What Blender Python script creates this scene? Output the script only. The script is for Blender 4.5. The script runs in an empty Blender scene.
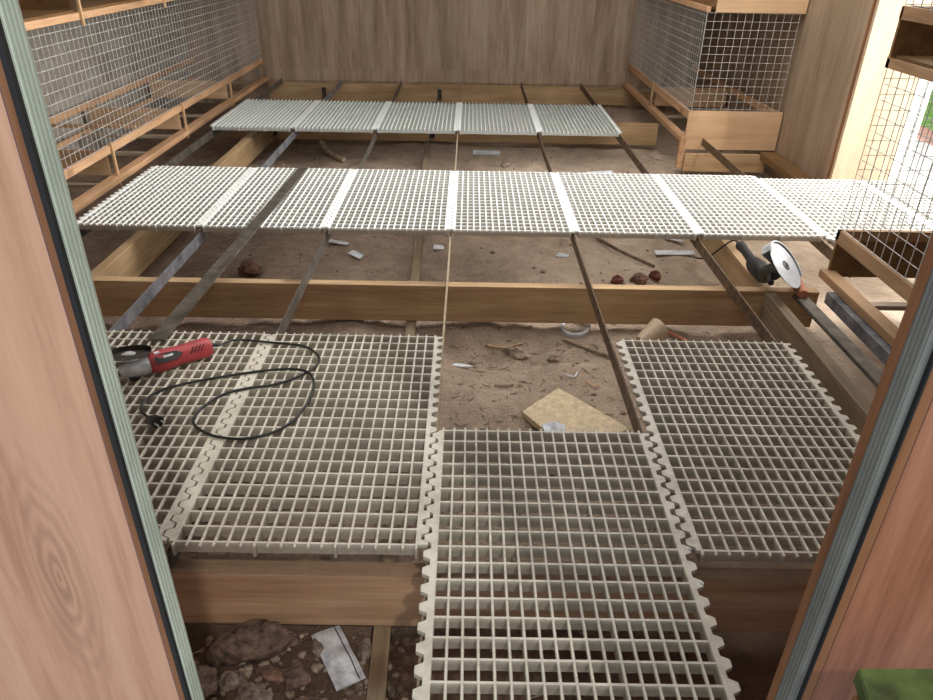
import bpy, bmesh, math, random
from mathutils import Vector, Matrix, noise
random.seed(7)
C = bpy.context.scene.collection
R = math.radians

# ---------------------------------------------------------------- materials
def mat(name, rough=.6, metal=0.0):
    m = bpy.data.materials.new(name); m.use_nodes = True
    nt = m.node_tree; b = nt.nodes['Principled BSDF']
    b.inputs['Roughness'].default_value = rough; b.inputs['Metallic'].default_value = metal
    return m, nt, b
def lin(c):
    return tuple(((v/255)/12.92 if v/255 <= .04045 else ((v/255+.055)/1.055)**2.4) for v in c) + (1,)
def ramp(nt, stops, inp):
    r = nt.nodes.new('ShaderNodeValToRGB'); e = r.color_ramp.elements
    while len(e) < len(stops): e.new(.5)
    for k, (p, c) in enumerate(stops): e[k].position = p; e[k].color = lin(c)
    nt.links.new(inp, r.inputs[0]); return r.outputs[0]
def coords(nt, scale=(1,1,1), rot=(0,0,0), loc=(0,0,0), obj=True):
    t = nt.nodes.new('ShaderNodeTexCoord'); mp = nt.nodes.new('ShaderNodeMapping')
    mp.inputs['Scale'].default_value = scale; mp.inputs['Rotation'].default_value = rot; mp.inputs['Location'].default_value = loc
    nt.links.new(t.outputs['Object' if obj else 'Generated'], mp.inputs[0]); return mp.outputs[0]
def nz(nt, vec, scale, detail=4, rough=.6, dist=0):
    n = nt.nodes.new('ShaderNodeTexNoise'); n.inputs['Scale'].default_value = scale; n.inputs['Detail'].default_value = detail
    n.inputs['Roughness'].default_value = rough; n.inputs['Distortion'].default_value = dist
    nt.links.new(vec, n.inputs['Vector']); return n.outputs[0]
def math_n(nt, op, a, b=None, c=None):
    n = nt.nodes.new('ShaderNodeMath'); n.operation = op
    for i, v in enumerate((a, b, c)):
        if v is None: continue
        if isinstance(v, (int, float)): n.inputs[i].default_value = v
        else: nt.links.new(v, n.inputs[i])
    return n.outputs[0]
def mixc(nt, f, a, b, mode='MIX'):
    n = nt.nodes.new('ShaderNodeMixRGB'); n.blend_type = mode
    for i, v in enumerate((f, a, b)):
        if isinstance(v, (int, float)): n.inputs[i].default_value = v
        elif isinstance(v, tuple): n.inputs[i].default_value = v
        else: nt.links.new(v, n.inputs[i])
    return n.outputs[0]
def bump(nt, b, h, s=.3, d=.01):
    n = nt.nodes.new('ShaderNodeBump'); n.inputs['Strength'].default_value = s; n.inputs['Distance'].default_value = d
    nt.links.new(h, n.inputs['Height']); nt.links.new(n.outputs[0], b.inputs['Normal'])

def wood(name, dark, mid, light, axis=0, knots=True, rough=.65, fine=1.0, dusty=0):
    m, nt, b = mat(name, rough)
    sc = [9*fine, 9*fine, 9*fine]; sc[axis] = .55*fine
    v = coords(nt, tuple(sc))
    n1 = nz(nt, v, 2.2, 6, .6, .8)
    n2 = nz(nt, v, 9, 3, .6)
    f = math_n(nt, 'ADD', math_n(nt, 'MULTIPLY', n1, .72), math_n(nt, 'MULTIPLY', n2, .28))
    col = ramp(nt, [(.33, dark), (.5, mid), (.66, light)], f)
    if knots:
        ks = [4.2, 4.2, 4.2]; ks[axis] = 2.3
        vo = nt.nodes.new('ShaderNodeTexVoronoi'); vo.inputs['Scale'].default_value = 1.15
        nt.links.new(coords(nt, tuple(ks)), vo.inputs['Vector'])
        k = ramp(nt, [(.0, (255,255,255)), (.10, (200,200,200)), (.17, (0,0,0))], vo.outputs['Distance'])
        col = mixc(nt, math_n(nt, 'MULTIPLY', k, .8), col, lin((88,52,30)))
    big = nz(nt, coords(nt, (1.5,1.5,1.5)), 1.3, 2)
    col = mixc(nt, .35, col, ramp(nt, [(.35, (140,130,120)), (.65, (255,250,245))], big), 'MULTIPLY')
    if dusty:
        g = nt.nodes.new('ShaderNodeNewGeometry'); sp = nt.nodes.new('ShaderNodeSeparateXYZ'); nt.links.new(g.outputs['True Normal'], sp.inputs[0])
        up = math_n(nt, 'GREATER_THAN', sp.outputs[2], .7)
        col = mixc(nt, math_n(nt, 'MULTIPLY', up, dusty), col, ramp(nt, [(.35, (58,46,38)), (.7, (112,94,78))], nz(nt, coords(nt), 22, 5, .7)))
    nt.links.new(col, b.inputs['Base Color']); bump(nt, b, n2, .15, .004)
    return m

def plastic(name, base, dirt_shade, amount, edge=.5):
    m, nt, b = mat(name, .5)
    v = coords(nt)
    g = nt.nodes.new('ShaderNodeNewGeometry')
    n1 = nz(nt, g.outputs['Position'], 5, 5, .65)
    n2 = nz(nt, g.outputs['Position'], 45, 4, .7)
    f = math_n(nt, 'ADD', math_n(nt, 'MULTIPLY', n1, .6), math_n(nt, 'MULTIPLY', n2, .4))
    f = ramp(nt, [(.62-amount*.4, (0,0,0)), (.72, (255,255,255))], f)
    sep = nt.nodes.new('ShaderNodeSeparateXYZ'); nt.links.new(g.outputs['Position'], sep.inputs[0])
    low = nt.nodes.new('ShaderNodeMapRange'); nt.links.new(sep.outputs[2], low.inputs[0])
    low.inputs[1].default_value = -.0015; low.inputs[2].default_value = -.016; low.inputs[3].default_value = 0; low.inputs[4].default_value = edge
    c = mixc(nt, low.outputs[0], lin(base), lin(dirt_shade))  # shade inside the cells painted into the ribs below their tops
    c = mixc(nt, math_n(nt, 'MULTIPLY', f, .75), c, lin(dirt_shade))
    nt.links.new(c, b.inputs['Base Color'])
    return m

def plain(name, c, rough=.5, metal=0, var=.15, scale=20, bmp=0):
    m, nt, b = mat(name, rough, metal)
    n = nz(nt, coords(nt), scale, 5, .65)
    d = tuple(max(0, int(x*(1-var*1.8))) for x in c); l = tuple(min(255, int(x*(1+var))) for x in c)
    nt.links.new(ramp(nt, [(.3, d), (.7, l)], n), b.inputs['Base Color'])
    if bmp: bump(nt, b, n, bmp, .01)
    return m

M = {}
M['beam'] = wood('softwood_joist', (158,126,90), (190,158,118), (210,182,142), 0)
M['rail_dark'] = wood('dark_rail_wood', (138,104,72), (166,130,94), (186,152,116), 1)  # darker brown wood for the rails of the near right rack
M['beam_dusty'] = wood('dusty_joist', (104,88,68), (132,114,90), (154,136,110), 1)
M['beam_pink'] = wood('pinkish_joist', (158,122,92), (190,154,122), (208,178,148), 0, dusty=.55)
M['beam_y'] = wood('softwood_joist_long', (142,116,84), (172,144,108), (192,166,128), 1)
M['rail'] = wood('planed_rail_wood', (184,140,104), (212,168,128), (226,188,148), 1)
M['batten'] = wood('batten_wood', (190,148,104), (214,176,132), (228,196,156), 2, False)
M['slat'] = wood('cross_slat_wood', (150,132,110), (178,160,138), (196,182,160), 0, False)
M['ply'] = wood('plywood_sheet', (204,164,126), (220,184,144), (230,200,162), 0, False, .6, .6)
M['ply_dark'] = wood('brown_plywood', (96,68,36), (120,88,50), (136,102,62), 1, False)
M['osb'] = plain('chipboard_offcut', (212,190,156), .8, 0, .08, 40, .2)
M['brownedge'] = wood('brown_edge_band', (112,72,44), (140,94,62), (156,110,76), 2, False)

def laminate(name, dark, mid, light, vert=(12,12,.7), knot=None, plank=None):
    m, nt, b = mat(name, .5)
    v = coords(nt, vert)
    n1 = nz(nt, v, 1.1, 6, .62, .5); n2 = nz(nt, v, 5, 4, .65)
    f = math_n(nt, 'ADD', math_n(nt, 'MULTIPLY', n1, .65), math_n(nt, 'MULTIPLY', n2, .35))
    col = ramp(nt, [(.32, dark), (.5, mid), (.66, light)], f)
    if knot:
        for (kx, kz, rr) in knot:
            mp = coords(nt, (1,0,.20), (0,0,0), (-kx, 0, -kz*.20))
            le = nt.nodes.new('ShaderNodeVectorMath'); le.operation = 'LENGTH'; nt.links.new(mp, le.inputs[0])
            wob = math_n(nt, 'MULTIPLY', math_n(nt, 'SUBTRACT', nz(nt, coords(nt, (22,22,4)), 1, 4), .5), .024)
            d = math_n(nt, 'ADD', le.outputs['Value'], wob)
            ring = math_n(nt, 'MULTIPLY_ADD', math_n(nt, 'SINE', math_n(nt, 'MULTIPLY', d, 900)), .5, .5)
            mr = nt.nodes.new('ShaderNodeMapRange'); nt.links.new(d, mr.inputs[0])
            mr.inputs[1].default_value = rr; mr.inputs[2].default_value = 0; mr.inputs[3].default_value = 0; mr.inputs[4].default_value = 1
            col = mixc(nt, math_n(nt, 'MULTIPLY', math_n(nt, 'MULTIPLY', ring, mr.outputs[0]), .55), col, lin(tuple(int(x*.72) for x in dark)))
    if plank:
        sp = nt.nodes.new('ShaderNodeSeparateXYZ'); t = nt.nodes.new('ShaderNodeTexCoord'); nt.links.new(t.outputs['Object'], sp.inputs[0])
        fl = math_n(nt, 'FLOOR', math_n(nt, 'DIVIDE', sp.outputs[plank[0]], plank[1]))
        wn = nt.nodes.new('ShaderNodeTexWhiteNoise'); wn.noise_dimensions = '1D'; nt.links.new(fl, wn.inputs['W'])
        col = mixc(nt, .28, col, ramp(nt, [(0, (150,140,135)), (1, (255,255,255))], wn.outputs['Value']), 'MULTIPLY')
    nt.links.new(col, b.inputs['Base Color'])
    return m
M['back'] = laminate('rustic_laminate_back', (142,118,98), (184,160,136), (206,186,162), (9,9,.8), None, (0, .11))
M['sidewall'] = laminate('rustic_laminate_side', (132,110,88), (158,136,112), (178,158,134), (9,9,.8), None, (1, .12))
M['cream'] = laminate('pale_laminate', (176,152,124), (194,170,142), (206,186,160), (8,8,.8))
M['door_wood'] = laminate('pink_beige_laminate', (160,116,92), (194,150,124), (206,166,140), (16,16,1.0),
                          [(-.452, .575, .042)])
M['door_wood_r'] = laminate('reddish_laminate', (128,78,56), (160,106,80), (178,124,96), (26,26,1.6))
M['greywall'] = laminate('pale_grey_boarding', (138,132,122), (172,165,154), (190,184,174), (3,3,3), None, (2, .2))
M['plastic'] = plastic('dirty_white_plastic', (216,211,196), (140,130,114), .5, .6)
M['plastic_mid'] = plastic('white_plastic', (246,248,244), (150,140,124), .12, .85)
M['plastic_far'] = plastic('bluish_white_plastic', (232,238,234), (150,152,146), .2, .6)
M['steel'] = plain('dark_flat_steel', (112,106,98), .45, .5, .2, 14)
M['steel_blue'] = plain('bluish_flat_steel', (140,142,148), .42, .5, .2, 14)
M['steel_brown'] = plain('rusty_flat_steel', (104,86,68), .6, .3, .25, 25)
M['wire'] = plain('galvanised_wire', (206,206,200), .4, .0, .1, 60)
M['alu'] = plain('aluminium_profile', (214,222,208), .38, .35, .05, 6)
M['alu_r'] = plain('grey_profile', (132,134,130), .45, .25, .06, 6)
M['black'] = plain('black_gasket', (22,22,26), .6, 0, .1)
M['purple'] = plain('mauve_film_edge', (96,74,88), .5, 0, .1)
M['rubber'] = plain('black_rubber', (30,31,32), .5, 0, .15)
M['redplastic'] = plain('red_tool_plastic', (176,70,74), .45, 0, .12, 12)
M['greycast'] = plain('grey_cast_metal', (196,198,198), .45, .15, .12, 18)
M['darkmetal'] = plain('dark_guard_metal', (74,70,64), .5, .5, .15, 18)
M['disc'] = plain('worn_silver_disc', (206,208,212), .35, .3, .05, 30)
M['whiteplas'] = plain('white_scrap', (220,222,226), .55, 0, .08, 20)
M['cardw'] = plain('greyish_packet', (200,202,208), .6, 0, .16, 25, .2)
M['rock'] = plain('dusty_stone', (142,124,108), .95, 0, .3, 22, .7); M['rubble'] = plain('dark_rubble', (96,78,68), .95, 0, .4, 34, 1.0); M['rubble_grey'] = plain('grey_rubble', (116,102,92), .95, 0, .38, 40, 1.0)
M['rock2'] = plain('reddish_brown_rubble', (112,84,70), .95, 0, .32, 22, .7)
M['brick'] = plain('broken_red_brick', (104,58,48), .95, 0, .3, 30, .6)
M['terracotta'] = plain('terracotta', (190,126,100), .85, 0, .12, 20)
M['twig'] = plain('dry_wood', (150,132,110), .9, 0, .2, 30)
M['green'] = plain('green_paint', (80,96,50), .6, 0, .22, 16, .1)
M['whitewall'] = plain('white_render', (225,225,222), .8, 0, .05, 5)
M['pinkbrick'] = plain('pinkish_paving', (214,168,150), .85, 0, .1, 5)

def ground_mat():
    m, nt, b = mat('dry_dusty_soil', .97)
    g = nt.nodes.new('ShaderNodeNewGeometry'); P = g.outputs['Position']
    n1 = nz(nt, P, 1.6, 5, .6); n2 = nz(nt, P, 14, 6, .7); n3 = nz(nt, P, 90, 4, .7)
    f = math_n(nt, 'ADD', math_n(nt, 'MULTIPLY', n1, .45), math_n(nt, 'ADD', math_n(nt, 'MULTIPLY', n2, .35), math_n(nt, 'MULTIPLY', n3, .2)))
    c = ramp(nt, [(.34, (122,106,94)), (.46, (174,154,138)), (.56, (204,184,166)), (.66, (224,208,190))], f)
    # paler, sandier soil towards the open side on the right, darker under the left half
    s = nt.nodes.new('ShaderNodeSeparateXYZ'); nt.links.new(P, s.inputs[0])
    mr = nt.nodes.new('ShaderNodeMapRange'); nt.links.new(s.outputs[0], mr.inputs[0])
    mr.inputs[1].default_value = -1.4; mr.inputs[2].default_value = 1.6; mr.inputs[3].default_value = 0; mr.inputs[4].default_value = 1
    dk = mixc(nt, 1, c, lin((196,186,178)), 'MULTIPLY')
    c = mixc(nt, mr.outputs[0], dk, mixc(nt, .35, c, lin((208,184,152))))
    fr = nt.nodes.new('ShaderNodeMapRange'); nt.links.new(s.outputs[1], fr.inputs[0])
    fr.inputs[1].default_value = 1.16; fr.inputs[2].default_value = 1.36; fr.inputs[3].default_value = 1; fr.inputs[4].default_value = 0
    c = mixc(nt, math_n(nt, 'MULTIPLY', fr.outputs[0], .85), c, mixc(nt, 1, c, lin((136,112,98)), 'MULTIPLY'))  # shade at the doorway end painted into the soil colour
    nt.links.new(c, b.inputs['Base Color'])
    bump(nt, b, math_n(nt, 'ADD', n2, math_n(nt, 'MULTIPLY', n3, .5)), .9, .03)
    return m
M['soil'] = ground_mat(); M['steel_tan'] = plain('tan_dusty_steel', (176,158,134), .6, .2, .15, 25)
def grass_mat():
    m, nt, b = mat('sunlit_grass', .9)
    n = nz(nt, coords(nt), 6, 6, .7)
    nt.links.new(ramp(nt, [(.3, (96,150,60)), (.7, (160,205,110))], n), b.inputs['Base Color']); return m
M['grass'] = grass_mat()

# ---------------------------------------------------------------- mesh helpers
def box(bm, lo, hi, bev=0):
    x0,y0,z0 = lo; x1,y1,z1 = hi
    vs = [bm.verts.new(p) for p in ((x0,y0,z0),(x1,y0,z0),(x1,y1,z0),(x0,y1,z0),(x0,y0,z1),(x1,y0,z1),(x1,y1,z1),(x0,y1,z1))]
    fs = [bm.faces.new([vs[i] for i in f]) for f in ((0,3,2,1),(4,5,6,7),(0,1,5,4),(1,2,6,5),(2,3,7,6),(3,0,4,7))]
    if bev:
        es = list({e for f in fs for e in f.edges})
        bmesh.ops.bevel(bm, geom=es, offset=bev, segments=2, affect='EDGES', profile=.7)
def prism(bm, pts, z0, z1, mtx=None):
    """pts: 2D outline (ccw) -> extruded between z0 and z1"""
    mtx = mtx or Matrix()
    lo = [bm.verts.new(mtx @ Vector((x,y,z0))) for x,y in pts]; hi = [bm.verts.new(mtx @ Vector((x,y,z1))) for x,y in pts]
    n = len(pts)
    bm.faces.new(lo[::-1]); bm.faces.new(hi)
    for i in range(n): bm.faces.new([lo[i], lo[(i+1)%n], hi[(i+1)%n], hi[i]])
def tube(bm, pts, r, seg=8, cap=True, flat=None):
    pts = [Vector(p) for p in pts]; rings = []
    up = Vector((0,0,1))
    for i, p in enumerate(pts):
        t = (pts[min(i+1, len(pts)-1)] - pts[max(i-1, 0)]).normalized()
        a = t.cross(up)
        if a.length < 1e-3: a = t.cross(Vector((1,0,0)))
        a.normalize(); bb = t.cross(a).normalized()
        rr = r[i] if isinstance(r, (list, tuple)) else r
        rings.append([bm.verts.new(p + (a*math.cos(2*math.pi*k/seg) + bb*math.sin(2*math.pi*k/seg))*rr) for k in range(seg)])
    for i in range(len(rings)-1):
        for k in range(seg):
            bm.faces.new([rings[i][k], rings[i][(k+1)%seg], rings[i+1][(k+1)%seg], rings[i+1][k]])
    if cap:
        bm.faces.new(rings[0]); bm.faces.new(rings[-1][::-1])
def lathe(bm, prof, mtx=None, seg=32, a0=0, a1=2*math.pi):
    """prof list of (r, z); partial sweep allowed"""
    mtx = mtx or Matrix(); full = abs(a1-a0-2*math.pi) < 1e-6
    n = seg if full else seg+1
    rings = []
    for k in range(n):
        t = a0 + (a1-a0)*k/seg
        rings.append([bm.verts.new(mtx @ Vector((rr*math.cos(t), rr*math.sin(t), z))) for rr, z in prof])
    for k in range(seg):
        A, B = rings[k], rings[(k+1) % n]
        for i in range(len(prof)-1):
            try: bm.faces.new([A[i], B[i], B[i+1], A[i+1]])
            except ValueError: pass
def mesh(bm, name, smooth=False):
    bmesh.ops.remove_doubles(bm, verts=bm.verts, dist=1e-6)
    bmesh.ops.recalc_face_normals(bm, faces=bm.faces)
    me = bpy.data.meshes.new(name); bm.to_mesh(me); bm.free()
    if smooth:
        for p in me.polygons: p.use_smooth = True
        try: me.set_sharp_from_angle(angle=R(35))
        except Exception: pass
    return me
def obj(name, bm, m, parent=None, smooth=False):
    me = bm if isinstance(bm, bpy.types.Mesh) else mesh(bm, name, smooth)
    o = bpy.data.objects.new(name, me); C.objects.link(o)
    if m and not me.materials: me.materials.append(M[m] if isinstance(m, str) else m)
    if parent: o.parent = parent
    return o
def tag(o, label, cat, group=None):
    o['label'] = label; o['category'] = cat
    if group: o['group'] = group
    return o
def thing(name, label, cat, loc=(0,0,0), rz=0, group=None):
    o = bpy.data.objects.new(name, None); C.objects.link(o); o.empty_display_size = .05
    o.location = loc; o.rotation_euler = (0,0,rz)
    return tag(o, label, cat, group)
def struct(name, bm, m, parent=None, smooth=False):
    o = obj(name, bm, m, parent, smooth)
    if not parent: o['kind'] = 'structure'
    return o
def bxs(*boxes, bev=0):
    bm = bmesh.new()
    for b in boxes: box(bm, b[0], b[1], bev)
    return bm

# ---------------------------------------------------------------- the floor gratings
MW = .6; Q = .04948; L = 20*Q; BX0 = .020; BX1 = .575; PB = (BX1-BX0)/18
def grating_mesh(far=False):
    bm = bmesh.new()
    w = .0031; dl = .022 if far else .009
    for i in range(19):                                   # long bars with rounded top
        x = BX0 + i*PB
        deep = .034 if i in (0, 6, 12, 18) else dl
        ex = .013
        prof = [(-w, -deep), (-w, -.0022), (-w*.55, -.0003), (w*.55, -.0003), (w, -.0022), (w, -deep)]
        A = [bm.verts.new((x+px, -ex, pz)) for px, pz in prof]; B = [bm.verts.new((x+px, L+ex, pz)) for px, pz in prof]
        for k in range(5): bm.faces.new([A[k], A[k+1], B[k+1], B[k]])
        bm.faces.new([A[5], A[0], B[0], B[5]]); bm.faces.new(A[::-1]); bm.faces.new(B)
    top = -.012 if far else -.0012
    for k in range(21):                                   # cross ribs, arched between the deep bars
        y = k*Q; t = .0026
        xs = []
        for g in range(3):
            for s in range(5 if g == 2 else 4):
                u = s/4; xs.append((BX0 + (g*6 + u*6)*PB, -.034 + .002*math.sin(math.pi*u)))
        f = [(bm.verts.new((x, y-t, top)), bm.verts.new((x, y-t*.7, z)), bm.verts.new((x, y+t*.7, z)), bm.verts.new((x, y+t, top))) for x, z in xs]
        for a, b in zip(f, f[1:]):
            for j in range(4): bm.faces.new([a[j], b[j], b[(j+1)%4], a[(j+1)%4]])
    return mesh(bm, 'grating_lattice')
def edge_mesh(side):
    """toothed interlocking flange on one long side"""
    bm = bmesh.new(); xb = BX0 if side < 0 else BX1
    n = 20*12; ph = .5 if side < 0 else 0.0
    cols = []
    for k in range(n+1):
        y = k*Q/12
        c = math.cos(2*math.pi*(y/Q - ph)); s = max(0, min(1, .5 + .95*c))
        s = s*s*(3-2*s)
        ext = (.0098 if side > 0 else .0128) + .0165*s
        cols.append((xb + side*ext, y))
    zt, zb = -.0008, -.012
    for k in range(n):
        (xa, ya), (xc, yc) = cols[k], cols[k+1]
        v = [bm.verts.new(p) for p in ((xb,ya,zt),(xa,ya,zt),(xc,yc,zt),(xb,yc,zt),(xa,ya,zb),(xc,yc,zb),(xb,ya,zb),(xb,yc,zb))]
        bm.faces.new([v[0],v[1],v[2],v[3]]); bm.faces.new([v[1],v[4],v[5],v[2]]); bm.faces.new([v[4],v[6],v[7],v[5]])
        if k == 0: bm.faces.new([v[0],v[6],v[4],v[1]])
        if k == n-1: bm.faces.new([v[3],v[2],v[5],v[7]])
    # web under each tooth
    for k in range(21 if side > 0 else 20):
        y = k*Q + (0 if side > 0 else Q/2)
        if y < .004 or y > L-.004: continue
        xs = sorted((xb, xb + side*.017)); box(bm, (xs[0], y-.0025, -.030), (xs[1], y+.0025, -.012))
    return mesh(bm, 'toothed_edge')
lat_n, lat_f, ed_l, ed_r = grating_mesh(), grating_mesh(True), edge_mesh(-1), edge_mesh(1)
def variants(me, m):
    c = me.copy(); c.materials.clear(); c.materials.append(M[m]); return c
sets = {}
for key, src, m in (('1', lat_f, 'plastic_far'), ('2', lat_n, 'plastic_mid'), ('3', lat_n, 'plastic')):
    sets[key] = (variants(src, m), variants(ed_l, m), variants(ed_r, m))
protos = {}
def panel(row, x, y, label, group, rz=0, z=0):
    if row not in protos:
        r = thing('floor_grating', label, 'floor grating', (x,y,z), rz, group)
        a, b, c = sets[row]
        obj('lattice', a, None, r); obj('toothed_edge', b, None, r); obj('toothed_edge', c, None, r)
        protos[row] = r; return r
    s = protos[row]; r = s.copy(); C.objects.link(r); r.location = (x,y,z); r.rotation_euler = (0,0,rz)
    tag(r, label, 'floor grating', group)
    for ch in s.children:
        d = ch.copy(); C.objects.link(d); d.parent = r
    return r
X0 = -.079
g1 = 'gratings of the farthest row'; g2 = 'gratings of the long middle row'; g3 = 'gratings of the nearest row'
pos1 = ['leftmost', 'second from the left', 'the middle one', 'second from the right', 'rightmost']
for j, n in zip(range(-3, 2), pos1):
    panel('1', X0+.6*j, 5.336 + .004*(j+1), f'white ribbed floor grating, {n} of the five in the farthest row', g1)
lab2 = ['leftmost white slatted grating of the long middle row, against the left nesting rack',
        'white slatted grating in middle row with a loose steel bar lying across it',
        'third white grating from the left in middle row, just right of the loose bar',
        'fourth white slatted grating from the left in the long middle row, centre of the photo',
        'fifth white slatted grating from the left in the middle row',
        'sixth white slatted grating from the left in the middle row, near the plywood box corner',
        'middle row white grating set slightly forward, seventh from left, behind the right wire cage',
        'last white grating at the right of the middle row, out in the daylight']
for j, n in zip(range(-3, 5), lab2):
    panel('2', X0+.6*j, 3.266 - (.055 if j >= 3 else 0), n, g2)
panel('3', X0-1.2, 1.204, 'dirty white grating under the red grinder, beside the left door post', g3)
panel('3', X0-.6, 1.204, 'dirty white slatted grating with the looped black cable, left of the nearest one', g3)
fp = panel('3', X0+.002, .657, 'nearest dirty white grating, pulled forward out of its row toward the doorway', g3)
panel('3', X0+.609, 1.200, 'dirty white slatted grating on the right, beside the open soil gap', g3, R(-.2))
# screws in the toothed edge of the nearest grating
for (sx, sy) in ((.600, .657+9*Q), (.600, .657+11*Q)):
    bm = bmesh.new(); lathe(bm, [(0,.0022),(.0035,.0022),(.0052,.0006),(.0052,-.001)], Matrix.Translation((sx, sy-.657, -.001)), 12)
    obj('screw', bm, 'greycast', fp, True)

# ---------------------------------------------------------------- timber joists, steel bars
ZB = -.088; ZL = -.258
def beam(name, lo, hi, m, label, group, cat='joist'):
    cx, cy, cz = [(a+b)/2 for a, b in zip(lo, hi)]
    bm = bxs((tuple(a-c for a, c in zip(lo, (cx,cy,cz))), tuple(a-c for a, c in zip(hi, (cx,cy,cz)))), bev=.0025)
    o = obj(name, bm, m, None); o.location = (cx,cy,cz); return tag(o, label, cat, group)
gj = 'timber joists across the room'
beam('floor_joist', (-2.6,1.187,ZL), (1.55,1.232,ZB), 'beam_pink', 'pinkish timber joist nearest the doorway, under the front gratings', gj)
beam('floor_joist', (-1.78,2.803,ZL), (1.52,2.850,ZB), 'beam', 'long timber joist crossing between the nearest and the middle grating rows', gj)
beam('floor_joist', (-2.0,4.43,ZL), (2.24,4.475,ZB), 'beam', 'timber joist hidden just behind the middle row of gratings', gj)
beam('floor_joist', (-1.95,6.03,ZL), (1.56,6.075,ZB), 'beam', 'pale timber joist under the farthest row of gratings', gj)
beam('floor_joist', (-2.05,7.665,ZL), (2.25,7.71,ZB), 'beam', 'timber joist against the foot of the back wall', gj)
gd = 'timber joists running away from the door'
for (y0, y1, lb) in ((2.852, 4.428, 'timber joist running away at left, under the left end of the middle row'),
                     (4.477, 6.028, 'timber joist running away at left between middle and farthest rows')):
    beam('cross_joist', (-1.655,y0,ZL), (-1.61,y1,ZB-.004), 'beam_y', lb, gd)
for (y0, y1, lb) in ((1.234, 2.801, 'weathered timber joist running away at right beside the nearest row'),
                     (2.852, 4.428, 'sunlit timber joist running away at right under the big grinder'),
                     ):
    beam('cross_joist', (1.285 if y0 < 4.4 else 1.49, y0, ZL), (1.33 if y0 < 4.4 else 1.535, y1, ZB-.004), 'beam_dusty' if y0 < 2 else 'beam_y', lb, gd)
# lath on the soil
bm = bmesh.new(); box(bm, (-.021,-2.7,-.022), (.021,2.7,0), .002)
o = obj('ground_lath', bm, 'beam_dusty'); o.location = (-.262,3.55,-.262); o.rotation_euler = (0,0,R(1.72)); tag(o, 'long narrow pale lath lying lengthwise under the joists', 'lath')

gs = 'flat steel bars carrying the gratings'
def bar(x, y0, y1, m, label, zt=-.036, h=.052, t=.006):
    bm = bxs(((-t/2, -(y1-y0)/2, -h), (t/2, (y1-y0)/2, 0)), bev=.0006)
    o = obj('steel_bar', bm, m); o.location = (x, (y0+y1)/2, zt); return tag(o, label, 'steel bar', gs)
bar(X0-1.8, 1.3, 7.6, 'steel', 'leftmost upright flat steel bar, beside the left nesting rack')
bar(X0-1.2, 1.25, 7.6, 'steel_blue', 'bluish upright flat steel bar, second from the left, under the middle row')
bar(X0-.6, 1.2, 7.6, 'steel', 'upright flat steel bar, third from the left, ending behind the black cable')
bar(X0, .70, 7.6, 'steel_tan', 'thin upright steel bar at the centre, left edge of the open soil gap')
bar(X0+.6, .70, 7.6, 'steel_brown', 'brown upright steel bar at the right edge of the open soil gap')
bar(X0+1.2, 1.2, 7.6, 'steel_brown', 'brown upright steel bar between the right grating and the big grinder')
bar(X0+1.8, 2.96, 5.345, 'steel_brown', 'brown upright steel bar passing under the plywood box front')
# loose bar lying on the gratings: shallow L section
bm = bmesh.new(); box(bm, (-.028,-1.06,0), (.028,1.06,.005), .0008); box(bm, (.026,-1.06,0), (.030,1.06,.010))
o = obj('loose_steel_bar', bm, 'steel'); o.location = (-1.016, 3.19, .0012); o.rotation_euler = (0,0,R(-1.9)); tag(o, 'loose dark steel bar lying on top of the middle and nearest rows', 'steel bar')
# shiny loose angle and box channel at the right
bm = bmesh.new(); box(bm, (-.026,-.55,0), (.026,.30,.004)); box(bm, (-.028,-.55,-.010), (-.025,.30,.0))
o = obj('steel_angle', bm, 'steel'); o.location = (1.412,2.45,-.0765); o.rotation_euler=(R(0),0,R(1)); tag(o, 'shiny loose steel angle in front of the big grinder', 'steel bar')
bm = bmesh.new(); box(bm, (-.030,-.70,-.05), (.030,.70,0), .003)
o = obj('steel_channel', bm, 'steel_blue'); o.location = (1.572,2.09,-.079); tag(o, 'grey square steel tube under the right wire cage', 'steel tube')

# little joist hangers
for (hx, hy, lb) in ((-1.60, 6.026, 'small dark bracket under the left end of the farthest row'),
                     (-.30, 6.026, 'small dark bracket on the joist near the centre lath'),
                     (-1.48, 7.661, 'small dark bracket on the joist by the back wall at left'),
                     (-.30, 7.661, 'small dark bracket on the joist by the back wall at centre')):
    bm = bmesh.new(); box(bm, (-.022,-.003,-.06), (.022,0,.03)); box(bm, (-.022,-.05,-.06), (.022,-.003,-.057))
    for s in (-1,1): lathe(bm, [(0,.004),(.005,.003),(.006,0)], Matrix.Translation((s*.011,-.003,.0)) @ Matrix.Rotation(R(90),4,'X'), 8)
    o = obj('joist_bracket', bm, 'darkmetal'); o.location = (hx,hy,-.16); tag(o, lb, 'bracket', 'joist brackets')

# ---------------------------------------------------------------- nesting racks (timber frame, wire fronts, two tiers)
def wire_panel(bm, axis, fixed, a0, a1, z0, z1, s=.0525, r=.0016):
    """square mesh of thin rods; axis: 1 -> runs along y at x=fixed, 0 -> runs along x at y=fixed"""
    n = int((a1-a0)/s)
    for k in range(n+1):
        a = a0 + k*s
        lo = (fixed-r, a-r, z0) if axis == 1 else (a-r, fixed-r, z0)
        hi = (fixed+r, a+r, z1) if axis == 1 else (a+r, fixed+r, z1)
        box(bm, lo, hi)
    n = int((z1-z0)/s)
    for k in range(n+1):
        z = z0 + .01 + k*s
        if z > z1: break
        lo = (fixed+r, a0, z-r) if axis == 1 else (a0, fixed+r, z-r)
        hi = (fixed+3*r, a1, z+r) if axis == 1 else (a1, fixed+3*r, z+r)
        box(bm, lo, hi)

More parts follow.
